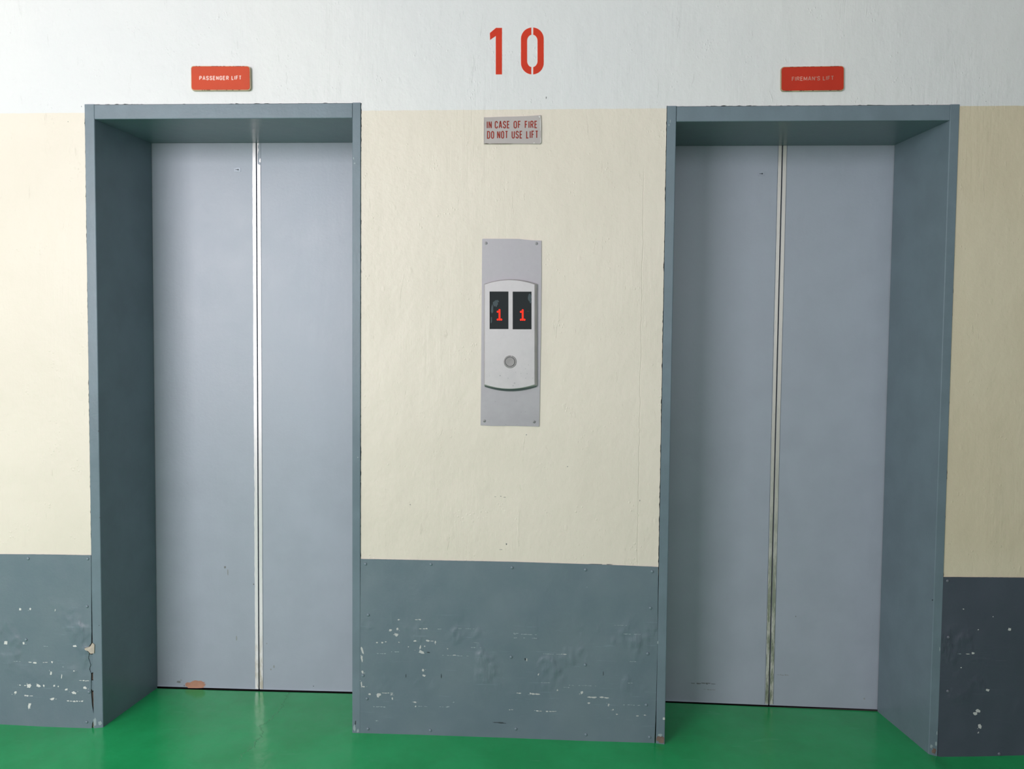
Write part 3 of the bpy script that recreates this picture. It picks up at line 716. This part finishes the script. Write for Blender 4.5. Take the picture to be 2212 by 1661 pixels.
def half(side):
    cx_, ox, ix = 910, 131, 61
    s_ = -1 if side == 0 else 1; g = 11 if side else 12
    a = math.degrees(math.acos(g/ox)); b = math.degrees(math.acos(g/ix))
    out = [(cx_+s_*ox*math.cos(math.radians(t)), 290-132*math.sin(math.radians(t))) for t in [a-a*i/12 for i in range(13)]]
    out += [(cx_+s_*ox*math.cos(math.radians(t)), 568+132*math.sin(math.radians(t))) for t in [a*i/12 for i in range(13)]]
    out += [(cx_+s_*ix*math.cos(math.radians(t)), 545+73*math.sin(math.radians(t))) for t in [b-b*i/9 for i in range(10)]]
    out += [(cx_+s_*ix*math.cos(math.radians(t)), 313-73*math.sin(math.radians(t))) for t in [b*i/9 for i in range(10)]]
    return out
coat(bm, half(0)); coat(bm, half(1))
obj('numeral', bm, [M['stencil'], M['stencil_edge']], r)

# ---------------------------------------------------------------- call panel
s6 = 3.61
def q6(x, y): return (1000+x/s6, 490+y/s6)
yp = .001
def A6(x, y, Y=yp): return at(*q6(x, y), Y)
base = A6(366, 1550)
r = empty('lift_call_panel', (base[0], 0, base[1]), 'tall steel lift call panel with two red digit displays and one button between the lifts', 'lift call panel')
bm = bmesh.new()
sheet(bm, [[A6(*p) for p in ((150, 95), (156, 92), (380, 93), (440, 94), (480, 99), (530, 104), (612, 107), (612, 400), (606, 900), (600, 1300), (595, 1557), (400, 1552), (220, 1552), (137, 1547), (141, 1200), (146, 600))]], yp, YW)
for (x, y, w_, h_) in ((335, 1540, 6, 5), (420, 1358, 6, 5), (455, 1445, 5, 5), (487, 1443, 5, 6), (421, 1540, 5, 3)):
    X_, Z_ = A6(x, y); fleck(bm, X_, Z_, w_/s6*PXM, h_/s6*PXM, yp, 1, t=.0001)
obj('back_plate', bm, [M['plate'], M['scuff']], r)
for (x, y) in ((180, 127), (574, 130), (168, 1513), (556, 1520)):
    X_, Z_ = A6(x, y); bm = bmesh.new(); dome(bm, X_, Z_, yp, .0050, .0012, 0, 16)
    box(bm, X_-.0032, X_+.0032, yp-.0016, yp-.0010, Z_-.0006, Z_+.0006, 1)
    obj('screw', bm, [M['screw'], M['dark']], r, smooth=False)
# cover: straight sides, bowed top and bottom, stands 13 mm off the plate
yc = -.013
def bow(x0, x1, yt, ya, yb, yba, Y, n=22):
    """outline: top edge bows up from yt to ya, bottom bows down from yb to yba (zoom units)"""
    pts = []
    for i in range(n+1):
        t = i/n; pts.append((x0+(x1-x0)*t, yt-(yt-ya)*(1-(2*t-1)**2)))
    for i in range(n+1):
        t = 1-i/n; pts.append((x0+(x1-x0)*t, yb+(yba-yb)*(1-(2*t-1)**2)))
    return [A6(x, y, Y) for x, y in pts]
def loft(bm, rings, mi=0, cap=True):
    R_ = [[bm.verts.new((p[0], Y, p[1])) for p in lp] for lp, Y in rings]; n = len(R_[0])
    for a, b in zip(R_, R_[1:]):
        for i in range(n): bm.faces.new((a[i], a[(i+1) % n], b[(i+1) % n], b[i])).material_index = mi
    return R_
front = bow(172, 556, 450, 416, 1228, 1262, yc)
def grow(lp, d):
    c = Vector((sum(p[0] for p in lp)/len(lp), sum(p[1] for p in lp)/len(lp)))
    return [(p[0]+math.copysign(d, p[0]-c.x), p[1]+math.copysign(d, p[1]-c.y)) for p in lp]
g1 = grow(front, .0007); g2 = grow(front, .0016); g3 = grow(front, .0020)
bm = bmesh.new()
# the front has two rectangular openings for the displays
def dq(x0, y0, x1, y1, Y): return [A6(x0, y0, Y), A6(x1, y0, Y), A6(x1, y1, Y), A6(x0, y1, Y)]
d1 = dq(208, 504, 355, 797, yc); d2 = dq(388, 505, 535, 799, yc)
L_ = [[Vector((x, z, 0)) for x, z in lp] for lp in (front, d1, d2)]; flat = [p for l in L_ for p in l]
V = [bm.verts.new((p.x, yc, p.y)) for p in flat]
for t in tessellate_polygon(L_): bm.faces.new([V[i] for i in t])
ring = V[:len(front)]
def skirt(bm, ring, lps, mi=0):
    prev = ring; n = len(ring)
    for lp, Y in lps:
        cur = [bm.verts.new((p[0], Y, p[1])) for p in lp]
        for i in range(n): bm.faces.new((prev[i], prev[(i+1) % n], cur[(i+1) % n], cur[i])).material_index = mi
        prev = cur
    return prev
outer = bow(166, 579, 446, 409, 1238, 1267, -.0035)
mid = [(a[0]*.75+b[0]*.25, a[1]*.75+b[1]*.25) for a, b in zip(front, outer)]
last = skirt(bm, ring, [(mid, yc+.0008), (outer, -.0050), (outer, -.0035)])
for k0 in (len(front), len(front)+4):
    rr = V[k0:k0+4]; skirt(bm, rr, [([(v.co.x, v.co.z) for v in rr], yc+.0016)])
for (x, y, w_, h_) in ((290, 1160, 9, 9), (352, 1180, 10, 4), (488, 1107, 6, 4), (510, 1077, 6, 5), (556, 1053, 5, 4), (404, 1218, 16, 5), (392, 1240, 10, 6), (490, 1180, 6, 6), (500, 1145, 5, 7), (545, 1180, 5, 5), (455, 1165, 4, 4), (410, 1133, 8, 4), (208, 1162, 5, 4), (470, 1030, 4, 4), (240, 1060, 4, 4)):
    X_, Z_ = A6(x, y, yc); fleck(bm, X_, Z_, w_/s6*PXM*.85, h_/s6*PXM*.85, yc, 1, t=.0001)
cover = obj('cover', bm, [M['cover'], M['scuff']], r)
# dark gasket between cover and plate
bm = bmesh.new(); gk = bow(170, 573, 460, 424, 1246, 1281, -.0045); Rg = loft(bm, [(gk, -.0045), (gk, yp)]); bm.faces.new(Rg[0])
obj('gasket', bm, M['lip'], cover)
for (q, dx_, dg) in ((d1, 0, (285, 686)), (d2, 1, (466, 687))):
    bm = bmesh.new(); sheet(bm, [grow(q, .0004)], yc+.0014, yc+.003)
    if dx_ == 0:
        for (x, y, w_, h_) in ((255, 600, 45, 55), (265, 580, 40, 25), (228, 640, 22, 80), (222, 730, 14, 60)):
            X_, Z_ = A6(x, y, yc); fleck(bm, X_, Z_, w_/s6*PXM*.9, h_/s6*PXM*.9, yc+.0014, 1, 0, 14, .45, t=.0001)
    else:
        for (x, y, w_, h_) in ((520, 550, 28, 62), (526, 580, 14, 40), (508, 658, 26, 2)):
            X_, Z_ = A6(x, y, yc); fleck(bm, X_, Z_, w_/s6*PXM*.9, h_/s6*PXM*.9, yc+.0014, 1, 0, 14, .35, t=.0001)
    dsp = obj('display', bm, [M['glass'], M['smear']], cover)
    bm = bmesh.new(); pitch = 12.3
    rows = ["..#..", ".##..", "..#..", "..#..", "..#..", "..#..", ".###."]
    for j, row in enumerate(rows):
        for i, ch in enumerate(row):
            if ch == '#':
                X_, Z_ = A6(dg[0]+(i-2)*14, dg[1]+(j-3)*pitch, yc)
                rr = 8.0/s6*PXM*.95
                sheet(bm, [[(X_+rr*math.cos(math.radians(t)), Z_+rr*math.sin(math.radians(t))) for t in range(0, 360, 30)]], yc+.0009-.00003*j, yc+.0013)
    obj('digit', bm, M['led'], dsp)
X_, Z_ = A6(368, 1052, yc)
bm = bmesh.new(); R0, R1 = 50/s6*PXM*.97, 40/s6*PXM*.97
lathe(bm, X_, Z_, [(R0, yc), (R0, yc-.0012), (R0-.001, yc-.002), (R1+.0006, yc-.002), (R1, yc-.0014), (R1, yc), (R0, yc)], 0, 44, math.radians(84), math.radians(84+352))
obj('button_ring', bm, M['button'], cover)
bm = bmesh.new(); Rb = 36/s6*PXM*.97
lathe(bm, X_, Z_, [(Rb+.001, yc), (Rb+.001, yc-.0004), (Rb, yc-.0006)], 1, 40)
lathe(bm, X_, Z_, [(Rb, yc-.0003), (Rb, yc-.0024), (Rb-.0008, yc-.003), (.001, yc-.0026)], 0, 40)
obj('button', bm, [M['button'], M['dark']], cover)
